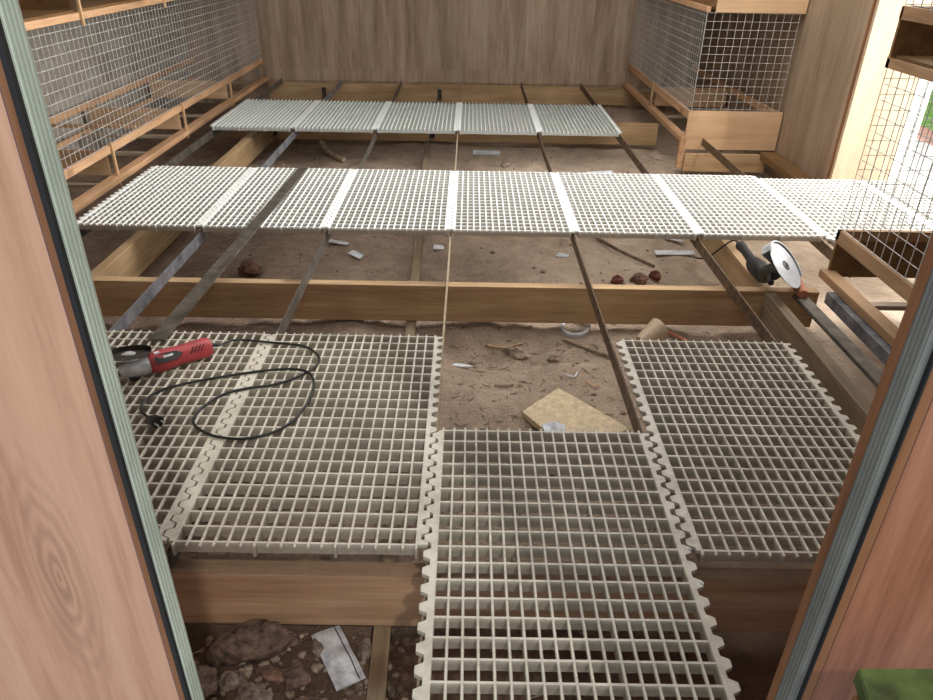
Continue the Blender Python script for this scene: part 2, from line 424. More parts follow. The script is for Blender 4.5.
def rack(name, label, xf, xw, y0, y1, posts, slats, z0s=(-.075, .80), near_front=False, wire='wire', zr=(.100,.135), end=None, wr=.0012, ws=.0525, rm='rail'):
    """xf: x of the front plane facing the aisle, xw: x at the wall."""
    s = 1 if xw > xf else -1
    t = thing(name, label, 'nesting rack', (xf, (y0+y1)/2, -.075))
    off = Vector((-xf, -(y0+y1)/2, .075))
    def P(lo, hi, nm, m, bev=.0015):
        a = [min(p,q) for p,q in zip(lo,hi)]; b = [max(p,q) for p,q in zip(lo,hi)]
        bm = bxs((tuple(p+o for p,o in zip(a,off)), tuple(p+o for p,o in zip(b,off))), bev=bev)
        return obj(nm, bm, m, t)
    for tier, zb in enumerate(z0s):
        zt = zb + .215 if tier else zr[1]; zl = zb + .035
        top0 = zt-.045 if tier else zr[0]-.010
        P((xf,y0,top0), (xf+s*.022,y1,zt), 'front_rail', rm)
        P((xf-s*.03 if not tier else xf,y0,zb), (xf+s*.03,y1,zl), 'lower_rail', rm)
        P((xw-s*.03,y0,zb), (xw-s*.008,y1,zl), 'back_rail', 'rail')
        P((xw-s*.03,y0,top0), (xw-s*.008,y1,zt), 'back_rail', 'rail')
        for y in posts:
            P((xf-s*.014,y-.008,zb-.03), (xf-s*.001,y+.010,zt+.012), 'batten', 'batten', .001)
        for y in posts:
            P((xf+s*.03,y-.006,zl), (xw-s*.03,y+.006,zt-.03), 'partition_board', 'ply_dark' if tier else 'ply', .0005)
        for y in slats:
            P((xf+s*.03,y-.02,zb+.005), (xw-s*.03,y+.02,zb+.025), 'cross_slat', 'slat')
        if tier:
            P((xf+s*.02,y0,zb+.036), (xw-s*.03,y1,zb+.046), 'floor_board', 'ply_dark', .0005)
    bm = bmesh.new()
    wire_panel(bm, 1, xf+s*.011, y0+.01, y1-.01, zr[1]-.008, z0s[1]+.012, s=ws, r=wr)
    wire_panel(bm, 1, xf+s*.011, y0+.01, y1-.01, z0s[1]+.21, z0s[1]+.75, s=ws, r=wr)
    bmesh.ops.translate(bm, verts=bm.verts, vec=off); obj('wire_mesh', bm, wire, t)
    if end is not None:
        ye = end; e = -1 if end == y0 else 1
        bm = bmesh.new()
        wire_panel(bm, 0, ye, xf+s*.011, xw-.02, zr[1]+.01, z0s[1]+.012, s=ws, r=wr)
        wire_panel(bm, 0, ye, xf+s*.011, xw-.02, z0s[1]+.21, z0s[1]+.75, s=ws, r=wr)
        bmesh.ops.translate(bm, verts=bm.verts, vec=off); obj('wire_mesh', bm, wire, t)
    return t, P

# left rack
t, P = rack('nesting_rack', 'long timber and wire nesting rack along the left wall', -2.08, -2.80, 1.6, 7.70, [1.83,3.01,4.19,5.37,6.53], [2.4,3.4,4.04,4.75,5.22,5.92,6.9,7.45])
P((-2.8,4.6,.135), (-2.1,4.62,.135+.02), 'cross_rail', 'rail')
# right far rack
t, P = rack('nesting_rack', 'timber and wire nesting rack in the far right corner with plywood front', 1.60, 2.27, 5.37, 7.70, [6.53], [5.6,6.2,6.9,7.4], end=5.37, zr=(.10,.145))
P((1.59,5.352,-.12), (2.27,5.364,.155), 'plywood_panel', 'ply', .001)
P((1.66,5.350,.800), (2.27,5.364,1.03), 'plywood_panel', 'ply', .001)
P((1.555,5.33,-.25), (1.598,5.366,-.03), 'corner_leg', 'rail')
P((1.60,5.30,-.27), (2.20,5.345,-.145), 'sill_board', 'beam')
P((2.15,4.49,-.17), (2.275,5.33,-.125), 'wall_plank', 'ply_dark')
# right near rack
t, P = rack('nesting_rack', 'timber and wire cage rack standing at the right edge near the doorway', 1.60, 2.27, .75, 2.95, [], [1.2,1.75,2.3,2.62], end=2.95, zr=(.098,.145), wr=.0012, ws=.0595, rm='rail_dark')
P((1.60,2.925,.10), (2.27,2.95,.145), 'front_rail', 'rail_dark')
P((1.60,2.925,.80), (2.27,2.95,.84), 'front_rail', 'rail_dark')
P((1.602,2.93,-.07), (2.27,2.948,.10), 'plywood_panel', 'ply_dark')
P((1.60,2.93,.84), (2.27,2.945,1.015), 'plywood_panel', 'ply_dark')
P((1.64,2.1,-.06), (2.2,2.25,-.048), 'droppings_tray', 'whiteplas')

# ---------------------------------------------------------------- room shell
WT = 2.3
struct('wall_back', bxs(((-3.0,7.715,-.40), (2.4,7.76,WT))), 'back')
bm = bxs(((-2.07,7.700,-.07), (1.58,7.714,.055)), bev=.001); struct('baseboard_back', bm, 'back')
struct('wall_left', bxs(((-2.88,.65,-.35), (-2.83,7.714,WT))), 'greywall')
struct('wall_right', bxs(((2.28,4.5,-.35), (2.32,7.714,WT))), 'sidewall')
bm = bxs(((2.272,4.484,-.10), (2.283,4.499,WT))); struct('trim_1', bm, 'brownedge')
struct('wall_right_return', bxs(((2.284,4.455,-.10), (2.64,4.499,WT)), ((2.321,4.499,-.10),(2.36,4.53,WT))), 'cream')
struct('wall_right_front', bxs(((2.29,.65,-.35), (2.33,2.9,WT))), 'sidewall')
struct('ceiling', bxs(((-2.88,.56,2.3), (2.32,7.76,2.34))), 'cream')
o = obj('door_post', bxs(((-.05,-.04,-.3), (.05,.04,2.3)), bev=.004), 'whitewall'); o.location = (2.70,4.52,0); tag(o, 'white painted post at the far side of the bright opening', 'post')

# soil
def soil_h(x, y):
    p = Vector((x, y, 0))
    h = -.305 + .045*noise.noise(p*1.3) + .035*noise.noise(p*3.3+Vector((5,2,0))) + .018*noise.noise(p*9) + .008*noise.noise(p*24)
    # gentle heap against the first joist on the left, hollow in the dark corners
    h += .03*math.exp(-((x+.45)**2/.12 + (y-1.1)**2/.02))
    h -= .05*math.exp(-((x+1.5)**2/.3 + (y-3.2)**2/.3))
    h += .035*math.exp(-((y-2.95)**2/.03))*(.5+.5*noise.noise(Vector((x*4, 0, 3)))) 
    h -= .04*math.exp(-((x-.1)**2/.25 + (y-2.62)**2/.012))
    # a small round rimmed hollow
    d = math.hypot(x-.5, y-3.84); h += -.03*math.exp(-(d/.06)**2) + .012*math.exp(-((d-.09)/.03)**2)
    return min(h, -.262)
bm = bmesh.new(); nx, ny = 190, 250; xs0, xs1, ys0, ys1 = -2.83, 2.9, .3, 7.9
vv = [[bm.verts.new((xs0+(xs1-xs0)*i/nx, ys0+(ys1-ys0)*j/ny, soil_h(xs0+(xs1-xs0)*i/nx, ys0+(ys1-ys0)*j/ny))) for i in range(nx+1)] for j in range(ny+1)]
for j in range(ny):
    for i in range(nx): bm.faces.new([vv[j][i], vv[j][i+1], vv[j+1][i+1], vv[j+1][i]])
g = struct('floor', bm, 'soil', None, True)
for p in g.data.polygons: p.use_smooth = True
# outdoors
struct('floor_terrace', bxs(((2.9,2.0,-.34), (4.0,9,-.28))), 'whitewall')
struct('floor_path', bxs(((4.0,2.0,-.34), (4.35,12,-.285))), 'pinkbrick')
struct('floor_lawn', bxs(((4.35,-3,-.36), (16,22,-.30))), 'grass')

# ---------------------------------------------------------------- doorway in front of the camera
def jamb(s, xr, wood_m, alu_m, name, b1, b2):
    """s = direction away from the opening"""
    YF = .57
    root = None
    def S(nm, bx, m, bev=0):
        lo = [min(p) for p in zip(*bx)]; hi = [max(p) for p in zip(*bx)]
        return obj(nm, bxs((tuple(lo), tuple(hi)), bev=bev), m, root)
    root = struct(name, bxs(((min(b2, b2+s*1.6), YF, -.45), (max(b2, b2+s*1.6), YF+.029, WT))), wood_m)
    # profile body and its ridges on the reveal
    S('metal_profile', ((xr, YF+.002, -.45), (b1-s*.001, YF+.030, WT)), alu_m)
    bm = bmesh.new()
    for k in range(4):
        y = YF+.0055+k*.0065
        tube(bm, [(xr+s*.0004, y, -.45), (xr+s*.0004, y, WT)], .0022, 8)
    obj('profile_ridge', bm, alu_m, root, True)
    if s > 0: S('rear_edge_band', ((xr-s*.004, YF+.030, -.45), (b2, YF+.040, WT)), 'brownedge')
    S('gasket', ((b1-s*(.0050 if s < 0 else .0022), YF-.004, -.45), (b1, YF+.002, WT)), 'black')
    S('edge_band', ((b1, YF-.002, -.45), (b2-s*.0012, YF+.030, WT)), 'brownedge', .0008)
    S('film_edge', ((b2-s*.0012, YF-.0012, -.45), (b2, YF+.01, WT)), 'purple' if s < 0 else 'black')
    return root
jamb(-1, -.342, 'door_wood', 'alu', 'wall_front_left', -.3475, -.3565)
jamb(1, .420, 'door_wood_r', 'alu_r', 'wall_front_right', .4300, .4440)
# green painted board leaning just in front of the right door panel
t = thing('painted_board', 'green painted board with dark edge standing out from the right door panel', 'board', (.618,.424,.492))
bm = bmesh.new(); prism(bm, [(-.172,.098),(-.180,.060),(-.165,-.16),(.2,-.16),(.2,.105)], -.010, .012); bmesh.ops.bevel(bm, geom=list(bm.edges), offset=.0015, segments=2, affect='EDGES')
obj('board_top', bm, 'green', t)
bm = bmesh.new(); box(bm, (-.196,-.16,-.040), (-.178,.070,-.004), .002); box(bm, (-.18,-.16,-.04),(.2,.08,-.0102), .002); obj('board_edge', bm, 'brownedge', t)
for lx in (-.12,.15):
    obj('leg', bxs(((lx-.02,-.06,-.80),(lx+.02,-.02,-.041))), 'brownedge', t)

# ---------------------------------------------------------------- red angle grinder with cable
t = thing('angle_grinder', 'red angle grinder with grey gear head lying on the near left grating', 'angle grinder', (-.952,1.948,.0), R(38))
# local +x = towards the cable end
bm = bmesh.new()
secs = [(-.045,.024,.030),(-.030,.030,.034),(.0,.031,.034),(.05,.026,.030),(.10,.029,.031),(.135,.030,.031),(.150,.024,.026)]
rings = []
for x, ry, rzz in secs:
    ring = []
    for k in range(20):
        a = 2*math.pi*k/20; ca, sa = math.cos(a), math.sin(a)
        e = .75
        ring.append(bm.verts.new((x, ry*math.copysign(abs(ca)**e, ca), .036 + rzz*math.copysign(abs(sa)**e, sa))))
    rings.append(ring)
for a, b in zip(rings, rings[1:]):
    for k in range(20): bm.faces.new([a[k], a[(k+1)%20], b[(k+1)%20], b[k]])
bm.faces.new(rings[0]); bm.faces.new(rings[-1][::-1])
body = obj('motor_housing', bm, 'redplastic', t, True)
bm = bmesh.new()
for k in range(4):
    x = .088 + k*.011
    tube(bm, [(x-.010, -.0292, .046), (x+.004, -.021, .0615)], .0022, 6)
obj('vent_slot', bm, 'black', body)
bm = bmesh.new(); prism(bm, [(-.036,-.014),(-.012,-.019),(.030,-.017),(.05,-.004),(.030,.009),(-.01,.012),(-.036,.004)], 0, .002, Matrix.Translation((.005,-.0235,.0585)) @ Matrix.Rotation(R(48),4,'X')); obj('name_plate', bm, 'rubber', body)
bm = bmesh.new(); prism(bm, [(-.013,-.004),(.016,-.004),(.019,.003),(-.010,.003)], .002, .003, Matrix.Translation((.007,-.0235,.0585)) @ Matrix.Rotation(R(48),4,'X')); obj('plate_lettering', bm, 'whiteplas', body)
bm = bmesh.new(); prism(bm, [(-.008,-.006),(.008,-.006),(.008,.006),(-.008,.006)], 0, .002, Matrix.Translation((-.018,-.006,.0695)) @ Matrix.Rotation(R(8),4,'X')); obj('white_sticker', bm, 'whiteplas', body)
bm = bmesh.new()
secs = [(-.046,.026,.030,.036),(-.065,.028,.030,.036),(-.090,.030,.028,.037),(-.118,.024,.024,.040),(-.132,.012,.014,.043)]
rings = []
for x, ry, rzz, zc in secs:
    rings.append([bm.verts.new((x, ry*math.cos(2*math.pi*k/16), zc + rzz*math.sin(2*math.pi*k/16))) for k in range(16)])
for a, b in zip(rings, rings[1:]):
    for k in range(16): bm.faces.new([a[k], a[(k+1)%16], b[(k+1)%16], b[k]])
bm.faces.new(rings[0]); bm.faces.new(rings[-1][::-1])
head = obj('gear_head', bm, 'greycast', t, True)
tilt = Matrix.Translation((-.095,.012,.062)) @ Matrix.Rotation(R(-14),4,'X') @ Matrix.Rotation(R(6),4,'Y')
bm = bmesh.new()
lathe(bm, [(0,0),(.026,0),(.026,.014),(0,.014)], tilt, 24)
for (bx_, by_) in ((.030,-.026),(-.022,-.030)): lathe(bm, [(0,.004),(.004,.004),(.0045,0)], Matrix.Translation((-.085+bx_, by_, .052)) @ Matrix.Rotation(R(55),4,'X'), 8)
obj('spindle_collar', bm, 'greycast', head, True)
bm = bmesh.new(); lathe(bm, [(0,.018),(.058,.0165),(.062,.0165),(.062,.0145),(0,.0145)], tilt, 40); obj('cutting_disc', bm, 'darkmetal', t, True)
bm = bmesh.new(); lathe(bm, [(0,.026),(.010,.026),(.014,.023),(.020,.022),(.021,.0185),(0,.0185)], tilt, 20); obj('flange_nut', bm, 'greycast', t, True)
bm = bmesh.new(); lathe(bm, [(.026,.008),(.066,.008),(.0675,.010),(.0675,.030),(.064,.032),(.060,.032)], tilt, 28, R(5), R(185)); obj('blade_guard', bm, 'darkmetal', t, True)
# support foot of head reaching grating
bm = bmesh.new(); lathe(bm, [(0,0.0),(.016,0.0),(.018,.012),(.014,.02)], Matrix.Translation((-.095,-.002,.001)), 16); obj('lock_button', bm, 'rubber', t, True)
cord = [(-.856,2.126),(-.775,2.138),(-.654,2.124),(-.541,2.102),(-.478,2.03),(-.482,1.968),(-.525,1.907),(-.59,1.859),(-.661,1.839),(-.725,1.803),(-.763,1.736),(-.772,1.673),(-.741,1.627),(-.683,1.594),(-.606,1.585),(-.532,1.615),(-.484,1.681),(-.462,1.783),(-.464,1.865),(-.489,1.922),(-.548,1.946),(-.656,1.937),(-.755,1.903),(-.856,1.861),(-.928,1.81),(-.946,1.744),(-.931,1.706),(-.887,1.664)]
inv = (Matrix.Translation((-.952,1.948,0)) @ Matrix.Rotation(R(38),4,'Z')).inverted()
pts = [(-.835,2.030,.036),(-.815,2.037,.030),(-.79,2.06,.012)] 
pts = [(-.838,2.036,.038),(-.822,2.052,.034)]
cz = [.0045]*len(cord); 
cz[0] = .03; cz[1] = .012; cz[20] = .010; cz[19] = .010
for k in range(len(cord)): pts.append((cord[k][0] + (.045 if k == 0 else 0), cord[k][1] - (.07 if k == 0 else (.012 if k == 1 else 0)), cz[k]))
def catmull(p, n=6):
    p = [Vector(q) for q in p]; out = []
    for i in range(len(p)-1):
        a, b, c, d = p[max(i-1,0)], p[i], p[i+1], p[min(i+2,len(p)-1)]
        for k in range(n):
            s = k/n
            out.append(.5*((2*b) + (c-a)*s + (2*a-5*b+4*c-d)*s*s + (3*b-a-3*c+d)*s**3))
    out.append(p[-1]); return out
pts = catmull([inv @ Vector(p) for p in pts])
bm = bmesh.new(); tube(bm, pts, .0040, 8); obj('power_cable', bm, 'rubber', t, True)
bm = bmesh.new(); p0 = inv @ Vector((-.840,2.034,.038)); p1 = inv @ Vector((-.815,2.056,.034)); tube(bm, [p0,(p0+p1)/2,p1], [.009,.007,.005], 10); obj('cable_sleeve', bm, 'rubber', t, True)
e0 = inv @ Vector((-.895,1.672,.008)); e1 = inv @ Vector((-.872,1.651,.014)); e2 = inv @ Vector((-.858,1.640,.015))
bm = bmesh.new(); tube(bm, [e0,e1,e2], [.007,.017,.018], 12)
plug = obj('plug', bm, 'rubber', t, True)
bm = bmesh.new(); d = (e2-e1).normalized(); sd = d.cross(Vector((0,0,1))).normalized()
for s in (-1,1): tube(bm, [e2+sd*s*.0095, e2+sd*s*.0095+d*.019], .0024, 8)
obj('plug_pin', bm, 'greycast', plug, True)

# ---------------------------------------------------------------- big grinder at the right, resting on the joist
ctr = Vector((1.330,2.775,.045)); nrm = Vector((.60,-.40,.69)).normalized()
t = thing('angle_grinder', 'large grinder with a bright worn disc propped on the joist at right', 'angle grinder', (1.31,2.95,-.088))
off = Matrix.Translation((-1.31,-2.95,.088))
ux = Vector((-.06,1,.0)); ux = (ux - nrm*ux.dot(nrm)).normalized(); uy = nrm.cross(ux)
F = off @ (Matrix.Translation(ctr) @ Matrix((ux, uy, nrm)).transposed().to_4x4())
bm = bmesh.new(); lathe(bm, [(0,.0015),(.105,.0015),(.106,0),(.105,-.0015),(0,-.0015)], F, 48); obj('cutting_disc', bm, 'disc', t, True)
bm = bmesh.new(); lathe(bm, [(0,.010),(.009,.010),(.010,.006),(.022,.004),(.022,.001)], F, 20); obj('flange_nut', bm, 'darkmetal', t, True)
bm = bmesh.new(); lathe(bm, [(.030,-.034),(.112,-.034),(.1155,-.031),(.1155,.007),(.1135,.009),(.108,.009),(.108,.006),(.1125,.005),(.1125,-.029),(.11,-.031),(.03,-.031)], F, 40, R(-75), R(95)); obj('blade_guard', bm, 'greycast', t, True)
bm = bmesh.new()
def loc(p): return F @ Vector(p)
W_ = lambda p: off @ Vector(p)
hc = ctr - nrm*.055
tube(bm, [W_(ctr-nrm*.012), W_(ctr-nrm*.035), W_(hc), W_(hc+Vector((-.012,.03,-.02))), W_((1.300,2.86,-.040))], [.020,.034,.037,.036,.032], 18)
head = obj('gear_head', bm, 'darkmetal', t, True)
bm = bmesh.new(); tube(bm, [W_((1.300,2.855,-.040)), W_((1.298,2.875,-.042)), W_((1.297,2.93,-.044)), W_((1.296,2.99,-.046)), W_((1.296,3.02,-.046))], [.032,.040,.041,.038,.030], 20); obj('motor_housing', bm, 'rubber', t, True)
bm = bmesh.new(); tube(bm, [W_((1.296,3.015,-.046)), W_((1.296,3.05,-.040)), W_((1.297,3.14,-.034)), W_((1.298,3.20,-.036)), W_((1.298,3.22,-.038))], [.028,.021,.020,.024,.016], 16); obj('rear_handle', bm, 'rubber', t, True)
bm = bmesh.new(); tube(bm, [W_(hc), W_(hc+Vector((-.03,-.045,-.006))), W_(hc+Vector((-.045,-.10,-.008)))], [.010,.014,.012], 12); obj('side_handle', bm, 'rubber', t, True)
bm = bmesh.new(); tube(bm, catmull([W_((1.298,3.22,-.038)), W_((1.29,3.30,-.05)), W_((1.24,3.45,-.2)), W_((1.22,3.6,-.26))]), .0045, 8); obj('power_cable', bm, 'rubber', t, True)
# terracotta pipe stub beneath the disc
bm = bmesh.new(); tube(bm, [(0,0,0),(.0,-.075,.0),(.0,-.15,.0)], [.022,.024,.022], 16)
o = obj('clay_pipe_stub', bm, 'terracotta', None, True); o.location = (1.432,2.86,-.061); o.rotation_euler = (0,0,R(-10)); tag(o, 'short pinkish clay pipe stub lying on the joist below the bright disc', 'pipe')

# ---------------------------------------------------------------- things lying on the soil
def sz(x, y): return soil_h(x, y)
def rock(x, y, size, m, label, cat='stone', group=None, seed=0, zs=.6, name='stone', sink=.3):
    bm = bmesh.new(); bmesh.ops.create_icosphere(bm, subdivisions=4, radius=1)
    rv = Vector((seed*3.1, seed*1.7, seed))
    pl = [Vector((random.uniform(-1,1), random.uniform(-1,1), random.uniform(-.4,1))).normalized() for _ in range(9)]
    for v in bm.verts:
        p = v.co.copy()
        for q in pl:
            dd = p.dot(q)
            if dd > .72: p -= q*(dd-.72)*.9
        p *= 1 + .22*noise.noise(p*1.6+rv) + .14*noise.noise(p*3.6+rv) + .06*noise.noise(p*8+rv)
        v.co = Vector((p.x*size[0], p.y*size[1], p.z*size[0]*zs))
    o = obj(name, bm, m, None, True)
    h = size[0]*zs
    o.location = (x, y, sz(x,y) + h*(1-sink)); o.rotation_euler = (0,0,.25*math.sin(seed*2.1))
    return tag(o, label, cat, group)
gr = 'rubble by the first joist'
rock(-.505,1.118,(.105,.055),'rubble','large dark brown stone heaped against the nearest joist, left of the packet','stone',gr,1,.42,sink=.3)
rock(-.585,1.02,(.050,.045),'rubble_grey','grey brown stone at the foot of the left door post','stone',gr,2,.5)
rock(-.455,.985,(.040,.045),'rubble_grey','rounded pale stone below the large brown one','stone',gr,3,.8)
rock(-.345,.965,(.055,.035),'rubble','flat brown stone at the bottom edge beside the packet','stone',gr,4,.5)
rock(-.430,1.050,(.038,.020),'rock2','pinkish broken lump in front of the large brown stone','stone',gr,5,.5)
rock(-.372,1.045,(.040,.034),'rubble','dark gravelly lump between the pinkish lump and the packet','stone',gr,6,.6)
rock(-.338,1.12,(.016,.026),'rubble_grey','small upright stone touching the left side of the packet','stone',gr,7,1.0)
rock(-.225,1.125,(.020,.03),'rubble_grey','small brown stone right of the packet beside the lath','stone',gr,8,.8)
rock(-.398,1.135,(.022,.020),'rubble','small dark stone touching the joist between the large stone and the packet','stone',gr,21,.7)
rock(-.515,1.035,(.030,.024),'rubble_grey','small slab of stone right of the door post stone','stone',gr,22,.6)
rock(-.400,.975,(.022,.022),'rubble','little dark stone between the rounded and the flat one','stone',gr,23,.7)
rock(-.270,.962,(.026,.018),'rubble','low dark stone under the lower tip of the packet','stone',gr,24,.5)
gb = 'broken brick pieces'
rock(.77,3.35,(.036,.03),'brick','dark red brick fragment left of its neighbour, under the middle row','brick',gb,9,.7,'brick_fragment')
rock(.88,3.36,(.048,.036),'rock2','brown brick lump between two redder fragments','brick',gb,10,.7,'brick_fragment')
rock(.98,3.41,(.034,.03),'brick','red brick fragment at the right of the three under the middle row','brick',gb,11,.8,'brick_fragment')
rock(1.20,2.62,(.05,.03),'brick','red brick piece just below the long joist, above the right grating','brick',gb,12,.6,'brick_fragment')
rock(1.07,2.62,(.035,.03),'rock','grey stone below the long joist, above the right grating','stone',None,13,.7)
rock(.22,2.66,(.07,.035),'rock','dusty rounded stone half buried under the long joist','stone',None,14,.4,sink=.8)
rock(.05,2.60,(.045,.03),'rock','low stone beside the central steel bar under the long joist','stone',None,15,.5,sink=.8)
rock(.38,2.62,(.032,.025),'rock','small dusty stone left of the white plastic ring','stone',None,16,.7,sink=.7)
rock(-1.12,3.42,(.075,.05),'rock2','brown lump of earth under the loose steel bar','stone',None,17,.6)
rock(.29,5.45,(.04,.03),'rock','small pale lump of soil between the farthest and middle rows','stone',None,18,.6)

def scrap(name, pts, x, y, rz, m, label, cat, group=None, th=.003, tilt=(0,0), lift=.004, fold=None):
    bm = bmesh.new(); prism(bm, pts, 0, th)
    o = obj(name, bm, m); o.location = (x,y,sz(x,y)+lift); o.rotation_euler = (tilt[0],tilt[1],rz); return tag(o, label, cat, group)
# plywood offcut in the gap
bm = bmesh.new()
prism(bm, [(-.165,-.03),(-.02,.125),(.075,.04),(.21,-.09),(.19,-.14),(.03,-.17),(-.10,-.115)], 0, .022)
bmesh.ops.bevel(bm, geom=list(bm.edges), offset=.001, segments=1, affect='EDGES')
t = thing('chipboard_offcut', 'broken pale chipboard offcut lying in the open soil gap', 'offcut', (.372,2.150,sz(.375,2.195)+.004)); t.rotation_euler = (R(4),R(3),0)
obj('board', bm, 'osb', t)
bm = bmesh.new(); prism(bm, [(-.10,-.105),(-.055,-.085),(-.02,-.10),(-.02,-.17),(-.09,-.17)], .0222, .030); obj('torn_layer', bm, 'cardw', t)
# plastic ring
bm = bmesh.new(); lathe(bm, [(.060,0),(.066,.004),(.066,.030),(.058,.034),(.052,.030),(.054,.004),(.060,0)], None, 36)
o = obj('plastic_ring', bm, 'whiteplas', None, True); o.location = (.495,2.835,sz(.495,2.835)-.008); o.rotation_euler = (R(8),R(-5),0); tag(o, 'white plastic pipe ring half under the long joist', 'ring')
# pale cone-shaped pipe piece
bm = bmesh.new(); lathe(bm, [(.028,0),(.052,.11),(.050,.112),(.026,.002),(.028,0)], Matrix.Rotation(R(68),4,'Y'), 28)
o = obj('pipe_piece', bm, 'terracotta', None, True); o.data.materials[0] = M['cream']; o.location = (.745,2.66,sz(.745,2.66)+.030); o.rotation_euler = (0,0,R(30)); tag(o, 'cream coloured conical pipe piece behind the right grating', 'pipe')
# white packet near the front
bm = bmesh.new()
n = 10
def pk(u, v): return Vector((-.036+.072*u + .012*v, -.088+.176*v, .010*math.sin(math.pi*u)*math.sin(math.pi*min(1,max(0,v)))+.002*math.sin(v*13+u*4)))
tv = [[bm.verts.new(pk(i/n, j/16)+Vector((0,0,.004))) for i in range(n+1)] for j in range(17)]; bv = [[bm.verts.new(Vector((pk(i/n, j/16).x, pk(i/n, j/16).y, 0))) for i in range(n+1)] for j in range(17)]
for j in range(16):
    for i in range(n):
        bm.faces.new([tv[j][i],tv[j][i+1],tv[j+1][i+1],tv[j+1][i]]); bm.faces.new([bv[j][i],bv[j+1][i],bv[j+1][i+1],bv[j][i+1]])
for j in range(16):
    bm.faces.new([tv[j][0],tv[j+1][0],bv[j+1][0],bv[j][0]]); bm.faces.new([tv[j][n],bv[j][n],bv[j+1][n],tv[j+1][n]])
for i in range(n):
    bm.faces.new([tv[0][i],bv[0][i],bv[0][i+1],tv[0][i+1]]); bm.faces.new([tv[16][i],tv[16][i+1],bv[16][i+1],bv[16][i]])
t = thing('paper_packet', 'crumpled greyish white paper packet on the rubble below the nearest joist', 'packet', (-.292,1.098,-.262), R(33))
t.rotation_euler = (R(-4), R(5), R(33))
obj('packet_body', bm, 'cardw', t, True)
bm = bmesh.new(); tube(bm, [pk(.80, k/14)+Vector((0,0,.006)) for k in range(15)], .0012, 6); obj('packet_seam', bm, 'black', t)
# white scraps
R4 = lambda w, h: [(-w,-h),(w,-h),(w,h),(-w,h)]
gp = 'pale scraps on the soil'
scrap('plastic_scrap', [(-.05,-.02),(.055,-.03),(.045,.012),(-.05,.02)], -.60,3.66,R(-38),'whiteplas','pale plastic strip on soil just in front of the middle row, left of the lath','scrap',gp,.003,(R(8),0),.012)
scrap('plastic_scrap', R4(.055,.02), -.72,3.80,R(-10),'cardw','grey scrap half under the middle row, left of the pale strip','scrap',gp,.003,(0,R(5)),.01)
scrap('plastic_scrap', [(-.03,-.02),(.03,-.015),(.035,.02),(-.02,.025)], -.16,3.78,R(10),'whiteplas','small crumpled white scrap right of the lath, before the middle row','scrap',gp,.010,(R(10),R(6)),.006)
scrap('plastic_scrap', [(-.11,-.022),(.11,-.022),(.11,.022),(-.11,.022)], 1.16,3.74,R(2),'whiteplas','white strip of plastic on sandy soil left of the right cross joist','scrap',gp,.004,(R(10),0),.008)
scrap('plastic_scrap', R4(.05,.016), 1.20,3.93,R(-30),'cardw','short grey strip behind the white plastic strip at right','scrap',gp,.004,(R(5),0),.012)
scrap('plastic_scrap', R4(.11,.035), .15,5.79,R(-1),'whiteplas','white rectangular scrap between the farthest and middle rows at centre','scrap',gp,.012,(R(6),0),.012)
scrap('plastic_scrap', [(-.10,-.03),(.10,-.04),(.11,.03),(-.09,.04)], .98,5.30,R(8),'whiteplas','white scrap behind the fifth grating of the middle row','scrap',gp,.012,(R(10),R(-4)),.014)
scrap('plastic_scrap', [(-.045,-.008),(.0,-.012),(.045,-.004),(.03,.006),(-.03,.012)], -.01,2.555,R(-6),'whiteplas','thin white splinter on the soil at the left of the open gap','scrap',gp,.006,(0,0),.004)
scrap('plastic_scrap', [(-.04,-.02),(.03,-.026),(.045,.01),(-.01,.03)], .52,3.66,R(5),'cardw','small pale stone-like scrap below the round hollow','scrap',gp,.012,(0,0),.002)
def stick(pts, r, m, label, name='stick', cat='stick', group=None):
    o0 = Vector(pts[0]); bm = bmesh.new(); P_ = [Vector((x-o0.x,y-o0.y,z-o0.z)) for x,y,z in pts]
    tube(bm, catmull(P_, 3), r, 7); o = obj(name, bm, m, None, True); o.location = o0; return tag(o, label, cat, group)
def gz(x, y, up=.008): return (x, y, sz(x,y)+up)
stick([gz(.72,4.02,.03), gz(.86,3.77,.02), gz(1.0,3.54,.012)], .009, 'steel_brown', 'thin rusty rod lying diagonally on the sandy soil', 'rusty_rod', 'rod')
stick([gz(-1.22,6.0,.05), gz(-1.13,5.78,.03), gz(-1.0,5.55,.02), gz(-.95,5.50,.02)], .022, 'twig', 'curved grey brown stick on soil behind the middle row at left')
stick([gz(.43,2.74), gz(.52,2.68), gz(.61,2.60)], .007, 'twig', 'thin dry stick running from the white ring to the right bar')
stick([gz(.10,2.70), gz(.17,2.69), gz(.25,2.71)], .0035, 'batten', 'pale straw on the soil in front of the half buried stone')
stick([gz(.40,2.42), gz(.43,2.39), gz(.45,2.44)], .003, 'whiteplas', 'thin white splinter behind the chipboard offcut')
stick([gz(.47,2.36), gz(.50,2.33), gz(.53,2.35)], .003, 'batten', 'pale twig right of the chipboard offcut')
stick([gz(.84,2.84,.02), gz(.98,2.70,.02), gz(1.10,2.62,.02)], .007, 'terracotta', 'thin pinkish rod behind the right grating')
stick([gz(.12,2.36), gz(.15,2.33), gz(.19,2.35)], .005, 'twig', 'dark curled leaf stem on the soil left of the chipboard offcut')
